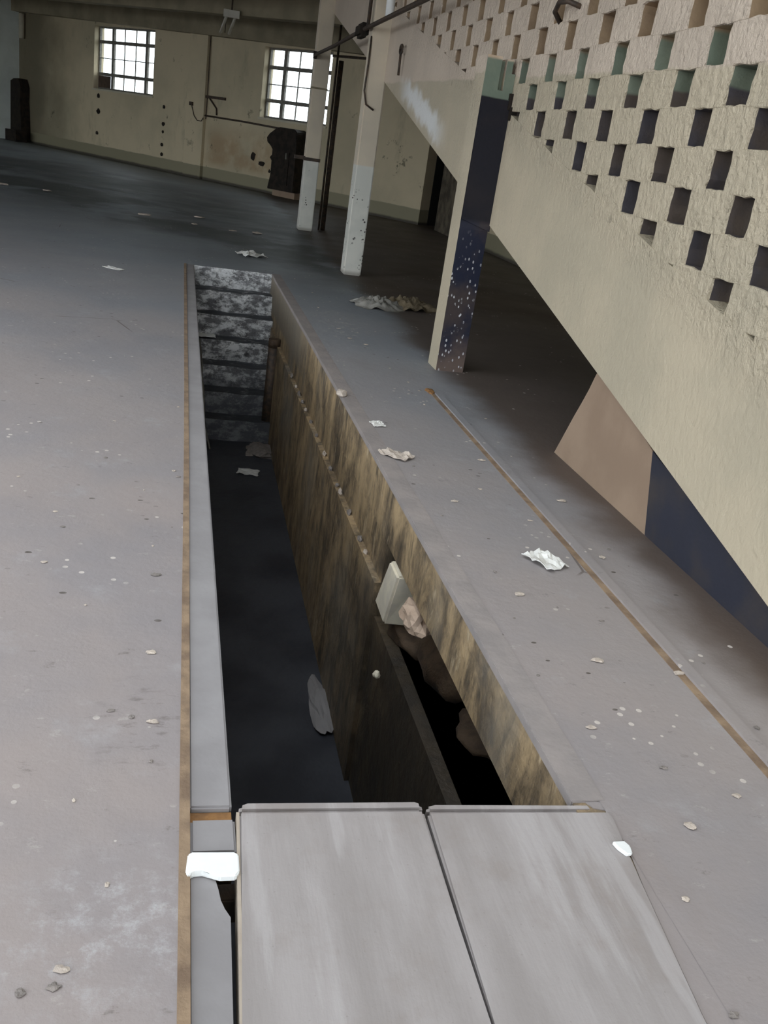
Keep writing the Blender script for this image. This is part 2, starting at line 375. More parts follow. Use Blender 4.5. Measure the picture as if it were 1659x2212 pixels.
# ------------------------------------------------------------------ setting
def eL(y): return .205 - .0056*max(y-4, 0)          # left rim of the pit
def eR(y): return 1.158 - .0056*y                    # right rim of the pit
PITY0, PITY1 = .12, 11.30
LIPW = .10
f = MB()
FAR = 60
def q2(x0, x1, y0, y1): f.quad((x0, y0, 0), (x1, y0, 0), (x1, y1, 0), (x0, y1, 0))
f.quad((-FAR, -FAR, 0), (.083, -FAR, 0), (.083, PITY1, 0), (-FAR, PITY1, 0))
f.quad((eR(PITY0)+LIPW-.02, PITY0, 0), (FAR, PITY0, 0), (FAR, PITY1, 0), (eR(PITY1)+LIPW-.02, PITY1, 0))
f.quad((.083, -FAR, 0), (FAR, -FAR, 0), (FAR, PITY0, 0), (.083, PITY0, 0))
f.quad((-FAR, PITY1, 0), (FAR, PITY1, 0), (FAR, FAR, 0), (-FAR, FAR, 0))
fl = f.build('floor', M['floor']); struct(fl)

def Wmb(): return MB(W)
# back wall with two window openings and a doorway
WINS = [(3.50, 6.60, 2.03, 3.82), (11.37, 13.86, 1.88, 3.60)]
DOOR = (17.28, 18.12, 0, 2.3)
CE = 4.55
b = Wmb()
us = [-1.3, 3.50, 6.60, 11.37, 13.86, 17.28, 18.12, 19.5]
for i in range(len(us)-1):
    u0, u1 = us[i], us[i+1]
    op = [w for w in WINS + [DOOR] if abs(w[0]-u0) < .01]
    if op:
        if op[0][2] > 0: b.box(u0, u1, -.35, 0, 0, op[0][2])
        b.box(u0, u1, -.35, 0, op[0][3], CE)
    else: b.box(u0, u1, -.35, 0, 0, CE)
b.box(8.35, 9.14, 0, .10, 0, CE)                     # shallow pilaster
bw = b.build('wall_back', M['back']); struct(bw)
# windows
def window(i, w, vs, hs, thin_v, thin_h, board):
    u0, u1, z0, z1 = w
    F = Wmb(); t = .05; d0, d1 = -.24, -.17
    F.box(u0, u1, d0, d1, z0, z0+t); F.box(u0, u1, d0, d1, z1-t, z1)
    F.box(u0, u0+t, d0, d1, z0+t, z1-t); F.box(u1-t, u1, d0, d1, z0+t, z1-t)
    for v in vs: F.box(v-.055, v+.055, d0, d1, z0+t, z1-t)
    for h in hs: F.box(u0+t, u1-t, d0, d1+.002, h-.045, h+.045)
    for v in thin_v: F.box(v-.012, v+.012, d0+.02, d1-.02, z0+t, z1-t)
    for h in thin_h: F.box(u0+t, u1-t, d0+.02, d1-.021, h-.012, h+.012)
    fo = F.build('window_%d' % i, M['frame']); struct(fo)
    G = Wmb(); G.box(u0+t, u1-t, -.212, -.206, z0+t, z1-t); G.build('pane', M['glass'], fo)
    if board:
        B = Wmb(); B.box(*board[:2], -.168, -.15, *board[2:]); B.build('board_panel', M['brownboard'], fo)
        tagb = fo.children[-1]; tagb['label'] = 'brown board filling the bottom left pane'
    sl = Wmb(); sl.box(u0-.04, u1+.04, -.15, .03, z0-.05, z0); sl.build('window_sill', M['cream'], fo)
window(1, WINS[0], (4.25, 5.98), (3.39, 2.47), (4.83, 5.41), (2.93,), (3.55, 4.19, 2.08, 2.42))
window(2, WINS[1], (12.0,), (3.13, 2.32), (12.52, 13.0, 13.45), (2.72,), None)
# dark passage behind the doorway
p = Wmb(); p.box(17.0, 18.4, -3.2, -3.0, -.01, 2.6); p.box(17.1, 17.28, -3.0, -.35, -.01, 2.6); p.box(18.12, 18.3, -3.0, -.35, -.01, 2.6); p.box(17.0, 18.4, -3.2, -.35, 2.3, 2.6)
struct(p.build('door_1', M['dark']))
# left wall: unseen length closed off to keep light from the far end
l = Wmb(); l.box(-1.35, -1.0, -.35, 22.3, 0, CE); struct(l.build('wall_left', M['wallside']))
# unseen front wall: bays opened and closed to set near and far daylight; posts between
l = Wmb(); l.box(-1.0, 1.5, 22, 22.3, 0, CE); l.box(13.5, 16, 22, 22.3, 0, CE)
for u in (20, 25, 30, 35): l.box(u, u+.4, 22, 22.3, 0, CE)
struct(l.build('wall_front', M['wallside']))
# right wall beyond the ramp
r = MB(); r.box(5.82, 6.15, -9, 21.6, 0, CE+.3); struct(r.build('wall_right', M['back']))
rb = MB(); rb.box(5.70, 5.815, 19.6, 21.35, 0, 1.9); tag(rb.build('broken_masonry', M['rough']), 'patch of bare broken masonry beside the dark doorway', 'masonry')
# ceiling and beams parallel to the back wall
c = Wmb()                                            # ceiling with an unseen rooflight opening added to brighten the near floor
ADDED_RL = (22, 32.5, 15.4, 18.6)
c.box(-1.5, ADDED_RL[0], -.4, 22.5, CE, CE+.25); c.box(ADDED_RL[0], 37, -.4, ADDED_RL[2], CE, CE+.25); c.box(ADDED_RL[0], 37, ADDED_RL[3], 22.5, CE, CE+.25); c.box(ADDED_RL[1], 37, ADDED_RL[2], ADDED_RL[3], CE, CE+.25)
struct(c.build('ceiling', M['ceil']))
for d0, w_, za_, sl_ in ((0.0, .28, 4.02, .030), (2.0, .40, 4.22, .022)):   # the two far beams sag to the right
    bb = Wmb(); bb.hexa([(-1, d0, za_+sl_), (20, d0, za_-20*sl_), (20, d0+w_, za_-20*sl_), (-1, d0+w_, za_+sl_), (-1, d0, CE), (20, d0, CE), (20, d0+w_, CE), (-1, d0+w_, CE)]); struct(bb.build('ceiling_beam', M['beam']))
for d0, w_, zb in ((5.6, .35, 4.05), (9.2, .35, 4.05), (12.8, .35, 4.05), (16.4, .35, 4.05), (20.0, .35, 4.05)):
    bb = Wmb(); bb.box(-1.0, 36, d0, d0+w_, zb, CE); o = struct(bb.build('ceiling_beam', M['beam']))

# ------------------------------------------------------------------ inspection pit
pit = thing('inspection_pit', (.65, 6.0, 0), 'long narrow vehicle inspection pit with streaked brown walls sunk in the floor', 'pit')
PO = part_of(pit)
def zf(y): return -1.62 - .040*(9.7-y)
def strip(mb, x0f, x1f, y0, y1, z0, z1, n=8, mi=0):
    for i in range(n):
        a = y0+(y1-y0)*i/n; c_ = y0+(y1-y0)*(i+1)/n
        zz0 = z0 if not callable(z0) else None
        mb.hexa([(x0f(a), a, z0), (x1f(a), a, z0), (x1f(c_), c_, z0), (x0f(c_), c_, z0), (x0f(a), a, z1), (x1f(a), a, z1), (x1f(c_), c_, z1), (x0f(c_), c_, z1)], mi)
def stripone(mb, x0f, x1f, y0, y1, z0, z1): strip(mb, x0f, x1f, y0, y1, z0, z1, 1)
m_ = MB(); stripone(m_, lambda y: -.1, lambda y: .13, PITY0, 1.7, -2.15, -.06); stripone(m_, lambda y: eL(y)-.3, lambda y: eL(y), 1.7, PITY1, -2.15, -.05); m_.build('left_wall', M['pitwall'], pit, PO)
m_ = MB()
stripone(m_, lambda y: eR(y), lambda y: eR(y)+LIPW, PITY0, PITY1, -.30, -.004)
stripone(m_, lambda y: eR(y)+.006, lambda y: eR(y)+.3, 4.22, PITY1, -.54, -.30)
stripone(m_, lambda y: eR(y)-.032, lambda y: eR(y)+.3, 4.22, 9.95, -2.15, -.54)
stripone(m_, lambda y: eR(y)-.01, lambda y: eR(y)+.3, 9.95, PITY1, -2.15, -.54)
stripone(m_, lambda y: eR(y)-.005, lambda y: eR(y)+.3, PITY0, 4.22, -2.15, -.74)
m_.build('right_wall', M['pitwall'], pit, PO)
m_ = MB()   # alcove under the right rim
m_.box(1.2, 2.1, .6, 4.22, -.80, -.74); m_.box(2.05, 2.1, .6, 4.22, -.74, -.2); m_.box(1.22, 2.1, .55, .6, -.74, -.2); m_.box(1.43, 2.1, 4.22, 4.3, -.74, -.2); m_.box(1.22, 2.1, .55, 4.3, -.22, -.15)
m_.build('side_alcove', M['niche'], pit, PO)
m_ = MB(); stripone(m_, lambda y: eR(y)-.004, lambda y: eR(y)+LIPW, 1.86, PITY1, -.03, .002); m_.bevel(.003).build('right_rim', M['rimf'], pit, PO)
m_ = MB(); stripone(m_, lambda y: .1-.004*max(y-5, 0), lambda y: eL(y)+.002, 1.87, PITY1+.04, -.05, -.002); m_.bevel(.006).build('left_rim', M['lip'], pit, PO)
m_ = MB(); m_.prism_z([(.104, .12), (.182, .12), (.184, 1.25), (.190, 1.52), (.178, 1.545), (.170, 1.57), (.166, 1.60), (.160, 1.63), (.104, 1.70)], -.06, -.008); m_.build('broken_rim', M['lip'], pit, PO)
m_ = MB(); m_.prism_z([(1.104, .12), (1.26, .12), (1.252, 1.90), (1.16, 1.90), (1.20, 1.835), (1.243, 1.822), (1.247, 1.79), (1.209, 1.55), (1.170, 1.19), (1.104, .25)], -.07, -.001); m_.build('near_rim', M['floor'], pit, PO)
m_ = MB(); m_.box(.1, .206, 1.832, 1.868, -.05, -.018); m_.build('rusted_joint', M['rustorange'], pit, PO)
m_ = MB()
strip(m_, lambda y: .076-.004*max(y-5, 0), lambda y: .102-.004*max(y-5, 0), .12, PITY1, -.03, .005, 10); m_.build('edge_rail', M['rust'], pit, PO)
m_ = MB(); m_.hexa([(-.1, 0, zf(0)-.1), (1.4, 0, zf(0)-.1), (1.4, 11.4, zf(11.4)-.1), (-.1, 11.4, zf(11.4)-.1), (-.1, 0, zf(0)), (1.4, 0, zf(0)), (1.4, 11.4, zf(11.4)), (-.1, 11.4, zf(11.4))]); m_.build('pit_floor', M['pitfloor'], pit, PO)
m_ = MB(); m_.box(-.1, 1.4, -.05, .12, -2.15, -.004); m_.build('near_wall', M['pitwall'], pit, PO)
# steps at the far end
st = thing('pit_steps', (.62, 10.6, -1.6), 'flight of crumbling whitewashed steps at the far end of the pit', 'steps')
NS = 7; RISE = 1.62/NS
for k in range(NS):
    y0 = 11.30 - .27*k
    s_ = MB(); s_.box(eL(y0)-.05, eR(y0)+.05, y0, 11.6, -RISE*(k+1)-(.4 if k == NS-1 else .02), -RISE*k-(.003 if k == 0 else 0))
    bmesh.ops.subdivide_edges(s_.bm, edges=s_.bm.edges[:], cuts=7, use_grid_fill=True)
    for v in s_.bm.verts:
        if v.co.y < 11.5 and k > 0:
            n_ = noise.noise(v.co*5)*.035; v.co.y += n_; v.co.z += noise.noise(v.co*6+Vector((3, 1, 2)))*.02
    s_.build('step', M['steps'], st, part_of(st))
pp = thing('drain_pipe', (1.07, 9.86, -1.6), 'dark upright pipe with pale collar against the pit wall by the steps', 'pipe')
m_ = MB(); m_.tube([(1.045, 9.80, -1.63), (1.045, 9.80, -.56)], .062, 14); m_.build('pipe', M['iron'], pp, part_of(pp))
m_ = MB(); m_.tube([(1.045, 9.80, -.56), (1.045, 9.80, -.47)], .066, 14); m_.build('collar', M['dirt'], pp, part_of(pp))
for k, pts in enumerate([[(.27, 10.45, -.7), (.31, 10.2, -.95), (.30, 9.9, -1.2), (.34, 9.5, -1.5)], [(.25, 10.3, -.78), (.33, 10.0, -1.12), (.36, 9.6, -1.45), (.42, 9.3, -1.60)]]):
    m_ = MB(); m_.tube(pts, .011, 6); tag(m_.build('loose_wire', M['frame'], smooth=True), ('left of two' if k == 0 else 'right of two') + ' thin dark wires trailing down the left side of the pit steps', 'wire', 'wires in the pit')

# cover slabs
def slab(name, pts, lip, label):
    cx = sum(p[0] for p in pts)/len(pts); cy = sum(p[1] for p in pts)/len(pts)
    t = thing(name, (cx, cy, -.075), label, 'slab', 'concrete slabs covering the near end of the pit')
    m1 = MB(); m1.prism_z(pts, -.075, .004); m1.bevel(.008, 2).build('slab_body', M['slab'], t, part_of(t))
    if pts[0][0] < .3:
        m3_ = MB(); m3_.prism_z([(.145, .25), (.153, .25), (.2035, 1.25), (.2245, 1.845), (.2165, 1.845), (.1955, 1.25)], -.07, .002); m3_.build('sandy_edge', M['slabedge'], t, part_of(t))
    m2 = MB(); m2.prism_z(lip, -.075, -.001); m2.bevel(.009, 2).build('edge_strip', M['slab'], t, part_of(t))
slab('cover_slab', [(.150, .25), (.672, .25), (.697, 1.21), (.709, 1.838), (.221, 1.846), (.200, 1.25)], [(.2225, 1.851), (.7095, 1.843), (.711, 1.872), (.695, 1.882), (.245, 1.889), (.227, 1.880)],
     'left concrete cover slab beside the black gap at the near end of the pit')
slab('cover_slab', [(.680, .25), (1.10, .25), (1.166, 1.19), (1.205, 1.55), (1.243, 1.79), (1.236, 1.818), (.7165, 1.831), (.705, 1.21)], [(.7185, 1.836), (1.196, 1.823), (1.192, 1.854), (.745, 1.869), (.722, 1.862)],
     'right concrete cover slab with the white chip on its corner')
m_ = MB(); m_.box(.02, 1.3, 1.635, 1.69, -.15, -.077); tag(m_.bevel(.004).build('support_beam', M['iron'], None, (.65, 1.66, -.15)), 'dark steel bearer crossing the pit under the cover slabs', 'beam')
m_ = MB(); m_.box(.103, .212, 1.712, 1.828, -.075, -.002); tag(m_.bevel(.006).build('concrete_block', M['lip'], None, (.157, 1.77, -.075)), 'small square grey concrete infill block beside the left slab corner', 'block')
m_ = MB(); m_.prism_z([(.091, 1.64), (.099, 1.628), (.108, 1.643), (.130, 1.645), (.150, 1.63), (.168, 1.622), (.205, 1.622), (.214, 1.635), (.214, 1.690), (.205, 1.698), (.105, 1.702), (.096, 1.694)], -.006, .012); tag(m_.bevel(.003).build('porcelain_strip', M['white'], None, (.155, 1.665, 0)), 'bright white strip bridging the gap left of the cover slab', 'tile')

# the raised concrete strip with a silted groove right of the pit
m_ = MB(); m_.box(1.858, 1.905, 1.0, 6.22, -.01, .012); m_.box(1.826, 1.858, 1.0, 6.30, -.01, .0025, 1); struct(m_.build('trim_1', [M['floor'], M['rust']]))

# ------------------------------------------------------------------ ramp wall
XF = 2.292; XB = 2.42
def zbot(y): return .173 + .2335*(y-2.744)
def zclip(y): return 1.55 + .24*(y-5.28)
ramp = thing('ramp_wall', (XF+.06, 6.0, 0), 'cream rendered ramp wall pierced by staggered rectangular openings above a sloping band', 'wall')
RO = part_of(ramp)
YN, YFAR = 1.9, 18.2
PITCH, ROWH, HW = .532, .1735, .186
scr = MB()
def cell(yc, z0, hole=True):
    x0, x1 = XF, XB
    ya, yb, za, zb = yc-PITCH/2, yc+PITCH/2, z0, z0+ROWH
    n = 4
    def ring(a, b_, c_, d_):
        P = []
        for i in range(n): P.append((a+(b_-a)*i/n, c_))
        for i in range(n): P.append((b_, c_+(d_-c_)*i/n))
        for i in range(n): P.append((b_+(a-b_)*i/n, d_))
        for i in range(n): P.append((a, d_+(c_-d_)*i/n))
        return P
    O = ring(ya, yb, za, zb); J = []
    dy = random.uniform(-.012, .012); w = HW*random.uniform(.92, 1.06)
    for (y, z) in ring(yc-w/2+dy, yc+w/2+dy, za+.004, zb-.004):
        j = Vector((0, y*9, z*9)); J.append((y+.014*noise.noise(j*1.7), min(max(z+.010*noise.noise(j*2.3+Vector((7, 3, 1))), za+.001), zb-.001)))
    o1 = [scr.bm.verts.new((x0, *p)) for p in O]; i1 = [scr.bm.verts.new((x0+.004*random.random(), *p)) for p in J]
    mid = [scr.bm.verts.new((x0+.014, yc+dy+(p[0]-yc-dy)*.95, za+ROWH/2+(p[1]-za-ROWH/2)*.97)) for p in J]
    i2 = [scr.bm.verts.new((x1, yc+dy+(p[0]-yc-dy)*.95, za+ROWH/2+(p[1]-za-ROWH/2)*.97)) for p in J]; o2 = [scr.bm.verts.new((x1, *p)) for p in O]
    N = len(O)
    for k in range(N):
        k2 = (k+1) % N
        scr.bm.faces.new((o1[k], o1[k2], i1[k2], i1[k])).material_index = 0
        scr.bm.faces.new((i1[k], i1[k2], mid[k2], mid[k])).material_index = 0
        scr.bm.faces.new((mid[k], mid[k2], i2[k2], i2[k])).material_index = 1
        scr.bm.faces.new((i2[k], i2[k2], o2[k2], o2[k])).material_index = 1
Z0 = 1.803
for r_ in range(-9, 16):
    za = Z0 + r_*ROWH
    if za + ROWH > CE: break
    off = 4.200 if r_ % 2 == 0 else 4.200 - PITCH/2
    ymax = min(YFAR-1.0, 5.28 + (za+.42-1.55)/.24)
    for k in range(-6, 30):
        yc = off + k*PITCH
        if yc < YN-.5 or yc > ymax: continue
        cell(yc, za)
scr.build('pierced_screen', [M['render'], M['band']], ramp, RO)
bnd = MB()
NB = 60
def bandpoly(y0, y1, n):
    lo = [(y0+(y1-y0)*i/n, zbot(y0+(y1-y0)*i/n)) for i in range(n+1)]
    up = [(y0+(y1-y0)*i/n, zclip(y0+(y1-y0)*i/n)+.025*noise.noise(Vector((i*.9, 0, 3)))) for i in range(n, -1, -1)]
    return lo+up
bp = [(YN-3, 0), (YN+.1, 0.0)] + bandpoly(YN+.11, YFAR, 70)[1:] + [(YN-3, zclip(YN-3))]
bnd.prism_x(bp, XF-.0004, XB)
bnd.build('sloping_band', M['render'], ramp, RO)
up = MB()   # plain wall that closes the screen above and beyond
up.prism_x([(14.6, zclip(14.6)-.3), (YFAR, zclip(YFAR)-.3), (YFAR, CE), (14.6, CE)], XF+.001, XB-.001); up.box(XF+.002, XB-.002, YN-3, YFAR, Z0+15*ROWH, CE)
up.build('upper_wall', M['render'], ramp, RO)
sf = MB(); sf.prism_x([(YN, -.0), (YFAR, zbot(YFAR)+.012), (YFAR, zbot(YFAR)+.25), (YN, .25)], XB, 5.8); sf.build('ramp_slab', M['soffit'], ramp, RO)  # slab carried to the right wall to keep the space beneath dark
# infill wall below the ramp: sandy plaster turning to navy
inf = MB(); ed = [(5.05, 0.0)] + [(5.05-.36*t+.02*noise.noise(Vector((t*7, 2, 1))), .64*t) for t in (.15, .3, .45, .6, .75, .9, 1.0)]
inf.prism_x(ed + [(3.93, .40), (3.80, 0)], XF+.045, XF+.16); inf.build('plaster_infill', M['infill'], ramp, RO)
inf = MB(); inf.prism_x([(3.80, 0), (3.93, .40), (2.0, .02), (2.0, 0)], XF+.045, XF+.16); inf.build('navy_infill', M['infillblue'], ramp, RO)

# ------------------------------------------------------------------ columns
def column(name, x0, x1, y0, y1, m, label, top=CE):
    t = thing(name, ((x0+x1)/2, (y0+y1)/2, 0), label, 'column'); return t
t = column('column', 2.065, 2.31, 17.2, 17.46, None, 'farthest cream column with a grey strap and a rusty downpipe behind it')
m_ = MB(); m_.box(2.055, 2.31, 17.2, 17.46, 0, 4.05); m_.bevel(.012).build('shaft', M['col_a'], t, part_of(t))
m_ = MB(); m_.box(2.043, 2.322, 17.188, 17.472, 1.19, 1.245); m_.box(1.86, 2.05, 17.19, 17.25, 1.20, 1.26); m_.build('strap', M['iron'], t, part_of(t))
m_ = MB(); m_.box(2.047, 2.318, 17.192, 17.468, 2.36, 2.39); m_.build('joint_band', M['beam'], t, part_of(t))
t = column('column', 2.08, 2.31, 12.0, 12.24, None, 'middle column, chipped white below and cream above')
m_ = MB(); m_.box(2.08, 2.312, 12.0, 12.25, 0, CE-.5); m_.bevel(.012).build('shaft', M['col_b'], t, part_of(t))
t = column('column', 2.06, 2.30, 6.99, 7.25, None, 'nearest column with a glossy navy front and cream side')
m_ = MB(); m_.box(2.062, 2.291, 6.995, 7.255, 0, 2.10); m_.box(2.062, 2.175, 6.995, 7.255, 2.10, 2.32); m_.box(2.175, 2.215, 7.05, 7.255, 2.10, 2.30); m_.box(2.215, 2.262, 6.995, 7.255, 2.10, 2.31); m_.box(2.262, 2.291, 6.995, 7.255, 2.10, 2.22)
bmesh.ops.recalc_face_normals(m_.bm, faces=m_.bm.faces[:])
for fc in m_.bm.faces:
    fc.material_index = 1 if fc.normal.y < -.5 else 0
m_.build('shaft', [M['render'], M['bluecol']], t, part_of(t))
m_ = MB(); m_.hexa([(2.068, 6.980, 1.185), (2.300, 6.980, 1.115), (2.300, 6.996, 1.115), (2.068, 6.996, 1.185), (2.068, 6.980, 2.045), (2.300, 6.980, 2.045), (2.300, 6.996, 2.045), (2.068, 6.996, 2.045)]); m_.build('navy_casing', M['bluecol'], t, part_of(t))
m_ = MB(); m_.box(2.285, 2.33, 6.93, 7.0, 1.91, 2.00); m_.box(2.27, 2.31, 6.96, 7.0, 1.98, 2.09); m_.build('casing_lug', M['blackmetal'], t, part_of(t))

# downpipe by the far column
t = thing('downpipe', (2.50, 17.75, 0), 'rusty dark downpipe standing behind the farthest column', 'pipe')
m_ = MB(); m_.tube([(2.58, 17.75, 0), (2.58, 17.75, 2.9)], .045, 10); m_.build('pipe', M['iron'], t, part_of(t))
m_ = MB(); m_.tube([(2.50, 17.7, 0), (2.50, 17.7, 3.45)], .02, 8); m_.build('conduit', M['iron'], t, part_of(t))
# overhead conduit along the columns
t = thing('overhead_conduit', (2.03, 12.4, 2.88), 'dark conduit strung along the columns with a junction box at the middle one', 'pipe')
m_ = MB(); m_.tube([(2.02, 17.1, 2.87), (2.02, 14.8, 2.86), (2.02, 12.5, 2.885), (2.02, 9.0, 2.88), (2.02, 5, 2.88)], .026, 10); m_.build('pipe', M['iron'], t, part_of(t))
m_ = MB(); m_.box(1.965, 2.08, 12.25, 12.65, 2.80, 2.96); m_.bevel(.03).build('junction_box', M['blackmetal'], t, part_of(t))
m_ = MB(); m_.tube([(2.03, 12.1, 2.9), (2.035, 12.1, 4.0)], .022, 8); m_.build('riser', M['iron'], t, part_of(t))
m_ = MB(); m_.tube([(2.075, 12.02, 2.8), (2.07, 11.99, 2.5), (2.06, 11.985, 2.2), (2.10, 11.985, 2.05), (2.2, 11.985, 2.0)], .012, 6); m_.build('cable', M['iron'], t, part_of(t))
m_ = MB(); m_.box(2.01, 2.06, 17.08, 17.2, 2.82, 2.93); m_.build('end_box', M['blackmetal'], t, part_of(t))
m_ = MB(); m_.tube([(2.16, 11.5, 2.98), (2.16, 11.6, 3.6)], .05, 12); tag(m_.bevel(.0).build('lamp_tube', M['white'], None, (2.16, 11.5, 2.98), smooth=True), 'white lamp tube hanging beside the junction box of the middle column', 'lamp')
# hook on the ramp wall
t = thing('wall_hook', (2.28, 10.9, 2.45), 'small dark iron eye hook fixed in the cream ramp wall', 'hook')
m_ = MB(); m_.tube([(2.25, 11.0, 2.36), (2.245, 11.0, 2.58)], .014, 8); m_.build('shank', M['iron'], t, part_of(t))
m_ = MB(); m_.tube([(2.245, 11.0+.06*math.cos(a), 2.62+.045*math.sin(a)) for a in [k*2*math.pi/14 for k in range(15)]], .014, 8); m_.build('eye', M['iron'], t, part_of(t))
t = thing('wall_loop', (2.28, 6.0, 2.7), 'dark olive metal loop sticking out of the pierced screen near the top edge', 'hook')
m_ = MB(); m_.tube([(2.30, 6.30, 2.50), (2.24, 6.27, 2.55), (2.215, 6.15, 2.59), (2.23, 6.03, 2.585), (2.30, 5.98, 2.56)], .016, 8); m_.build('loop', M['iron'], t, part_of(t))

# ------------------------------------------------------------------ things on the back wall
t = thing('wall_cabinet', W(12.8, .1, .16), 'sooty black metal cabinet with a wider head on the back wall under the second window', 'cabinet')
m_ = Wmb(); m_.prism_uz([(12.34, .15), (13.36, .17), (13.32, .9), (13.32, 1.30), (13.30, 1.62), (13.18, 1.70), (12.62, 1.70), (12.42, 1.62), (12.30, 1.50), (12.17, 1.42), (12.20, 1.30), (12.36, 1.22), (12.46, 1.15), (12.46, .5)], .01, .42); m_.bevel(.02).build('body', M['blackmetal'], t, part_of(t))
m_ = Wmb(); m_.box(12.62, 13.1, .42, .44, .3, 1.12); m_.build('door', M['blackmetal'], t, part_of(t))
m_ = Wmb(); m_.box(13.0, 13.03, .44, .47, .95, 1.1); m_.build('handle', M['frame'], t, part_of(t))
m_ = Wmb(); m_.box(12.45, 13.3, .005, .3, 0, .15); tag(m_.build('plinth_block', M['infill'], None, W(12.9, .1, 0)), 'orange-pink plinth under the black wall cabinet', 'plinth')
t = thing('wall_bracket', W(9.5, .05, 2.2), 'dark iron bracket with a slanting brace on the back wall', 'bracket')
m_ = Wmb(); m_.box(9.14, 9.96, .01, .07, 2.17, 2.24); m_.build('arm', M['iron'], t, part_of(t))
m_ = Wmb(); m_.tube([(9.28, .03, 2.17), (9.60, .03, 1.93), (9.62, .03, 1.76)], .022, 6); m_.build('brace', M['iron'], t, part_of(t))
t = thing('wall_pipe', W(10.8, .05, 1.68), 'thin dark pipe running along the back wall from the pilaster to the cabinet', 'pipe')
m_ = Wmb(); m_.tube([(9.15, .05, 1.71), (10.8, .05, 1.70), (12.3, .05, 1.665)], .024, 8); m_.build('pipe', M['iron'], t, part_of(t))
m_ = Wmb(); m_.tube([(9.18, .04, 1.62), (9.19, .04, 2.25), (9.17, .04, 3.85)], .014, 6); m_.build('riser', M['iron'], t, part_of(t))
m_ = Wmb(); m_.tube([(9.16, .12, 1.64), (9.08, .12, 1.55), (8.9, .12, 1.55), (8.75, .12, 1.66), (8.65, .12, 1.85), (8.60, .12, 1.97)], .012, 6); m_.build('cable', M['iron'], t, part_of(t))
m_ = Wmb(); m_.box(8.53, 8.66, .10, .15, 1.92, 2.02); m_.build('socket', M['iron'], t, part_of(t))
# sockets knocked in the wall, their dark insides drawn as thin black plates
for k, (u, z, s_) in enumerate([(7.19, 1.77, .055), (7.19, 1.31, .065), (7.19, 1.09, .045), (7.18, .73, .06), (7.19, .45, .06), (3.80, 1.82, .07), (3.81, 1.37, .08), (3.77, .72, .07)]):
    m_ = Wmb(); m_.prism_uz([(u+s_*math.cos(a)*random.uniform(.8, 1.3), z+s_*math.sin(a)*random.uniform(.7, 1.1)) for a in [j*math.pi/4 for j in range(8)]], .001, .02)
    lab = ['first', 'second', 'third', 'fourth', 'lowest'][k] + ' from top of the dark plates in the row right of the barred window' if k < 5 else ['uppermost', 'middle', 'lowest'][k-5] + ' of three dark plates drawn for holes below the first window'
    tag(m_.build('hole_plate', M['blackmetal'], None, W(u, 0, z)), lab, 'plate', 'dark plates for holes in the back wall')
for k, (u, z, a, c_) in enumerate([(11.25, .86, .09, .1), (11.62, .72, .15, .06), (11.95, .56, .04, .05), (12.1, .92, .16, .12), (12.15, .60, .13, .07)]):
    m_ = Wmb(); m_.prism_uz([(u+a*math.cos(q)*random.uniform(.7, 1.3), z+c_*math.sin(q)*random.uniform(.7, 1.2)) for q in [j*math.pi/5 for j in range(10)]], .001, .012)
    tag(m_.build('tar_patch', M['blackmetal'], None, W(u, 0, z)), ['dark tar patch farthest left of the black cabinet', 'slanting dark tar patch second from the left beside the cabinet', 'smallest low dark tar patch left of the cabinet', 'upper dark tar patch touching the black cabinet', 'lower dark tar patch touching the black cabinet'][k], 'stain', 'tar patches by the cabinet')
# the dark stack in the left corner
t = thing('rusted_stack', W(-.55, .3, 0), 'tall dark rusted duct in the far left corner with a low box at its foot', 'duct')
m_ = Wmb(); m_.prism_uz([(-.98, 0), (-.25, 0), (-.28, .7), (-.33, 1.3), (-.30, 1.75), (-.45, 2.0), (-.75, 1.98), (-.95, 1.9)], .02, .35); m_.build('duct', M['blackmetal'], t, part_of(t))
m_ = Wmb(); m_.box(-.6, .1, .35, .75, 0, .36); m_.build('low_box', M['blackmetal'], t, part_of(t))
m_ = Wmb(); m_.tube([(-.62, .12, 3.25), (-.62, .12, 4.0)], .09, 12); tag(m_.build('vent_pipe', M['cream'], None, W(-.62, .12, 3.25), smooth=True), 'short pale vent pipe high in the far left corner', 'pipe')
m_ = Wmb(); m_.tube([(13.9, .04, 3.50), (16.2, .04, 3.50)], .03, 8); tag(m_.build('wall_pipe', M['iron'], None, W(14, .04, 3.5), smooth=True), 'short dark pipe high on the back wall right of the second window', 'pipe')
# fluorescent fitting under the beams
A = Vector((.84, 24.0, 3.90)); B = Vector((.76, 25.3, 3.62))
t = thing('fluorescent_fitting', A, 'twin tube fluorescent fitting hanging aslant below the ceiling beams', 'lamp')
for s_ in (-.10, .10):
    m_ = MB(); m_.tube([(A.x+s_, A.y, A.z), (B.x+s_, B.y, B.z)], .036, 10); m_.build('tube', M['tube'], t, part_of(t))
m_ = MB(); m_.box(A.x-.18, A.x+.18, A.y-.06, A.y+.06, A.z-.05, A.z+.10); m_.build('end_cap', M['tube'], t, part_of(t))
m_ = MB(); m_.tube([(A.x, A.y, A.z+.1), (A.x, A.y, CE)], .02, 6); m_.build('hanger', M['iron'], t, part_of(t))
m_ = MB(); m_.tube([(B.x, B.y, B.z), (B.x, B.y, CE)], .012, 6); m_.build('hanger', M['iron'], t, part_of(t))

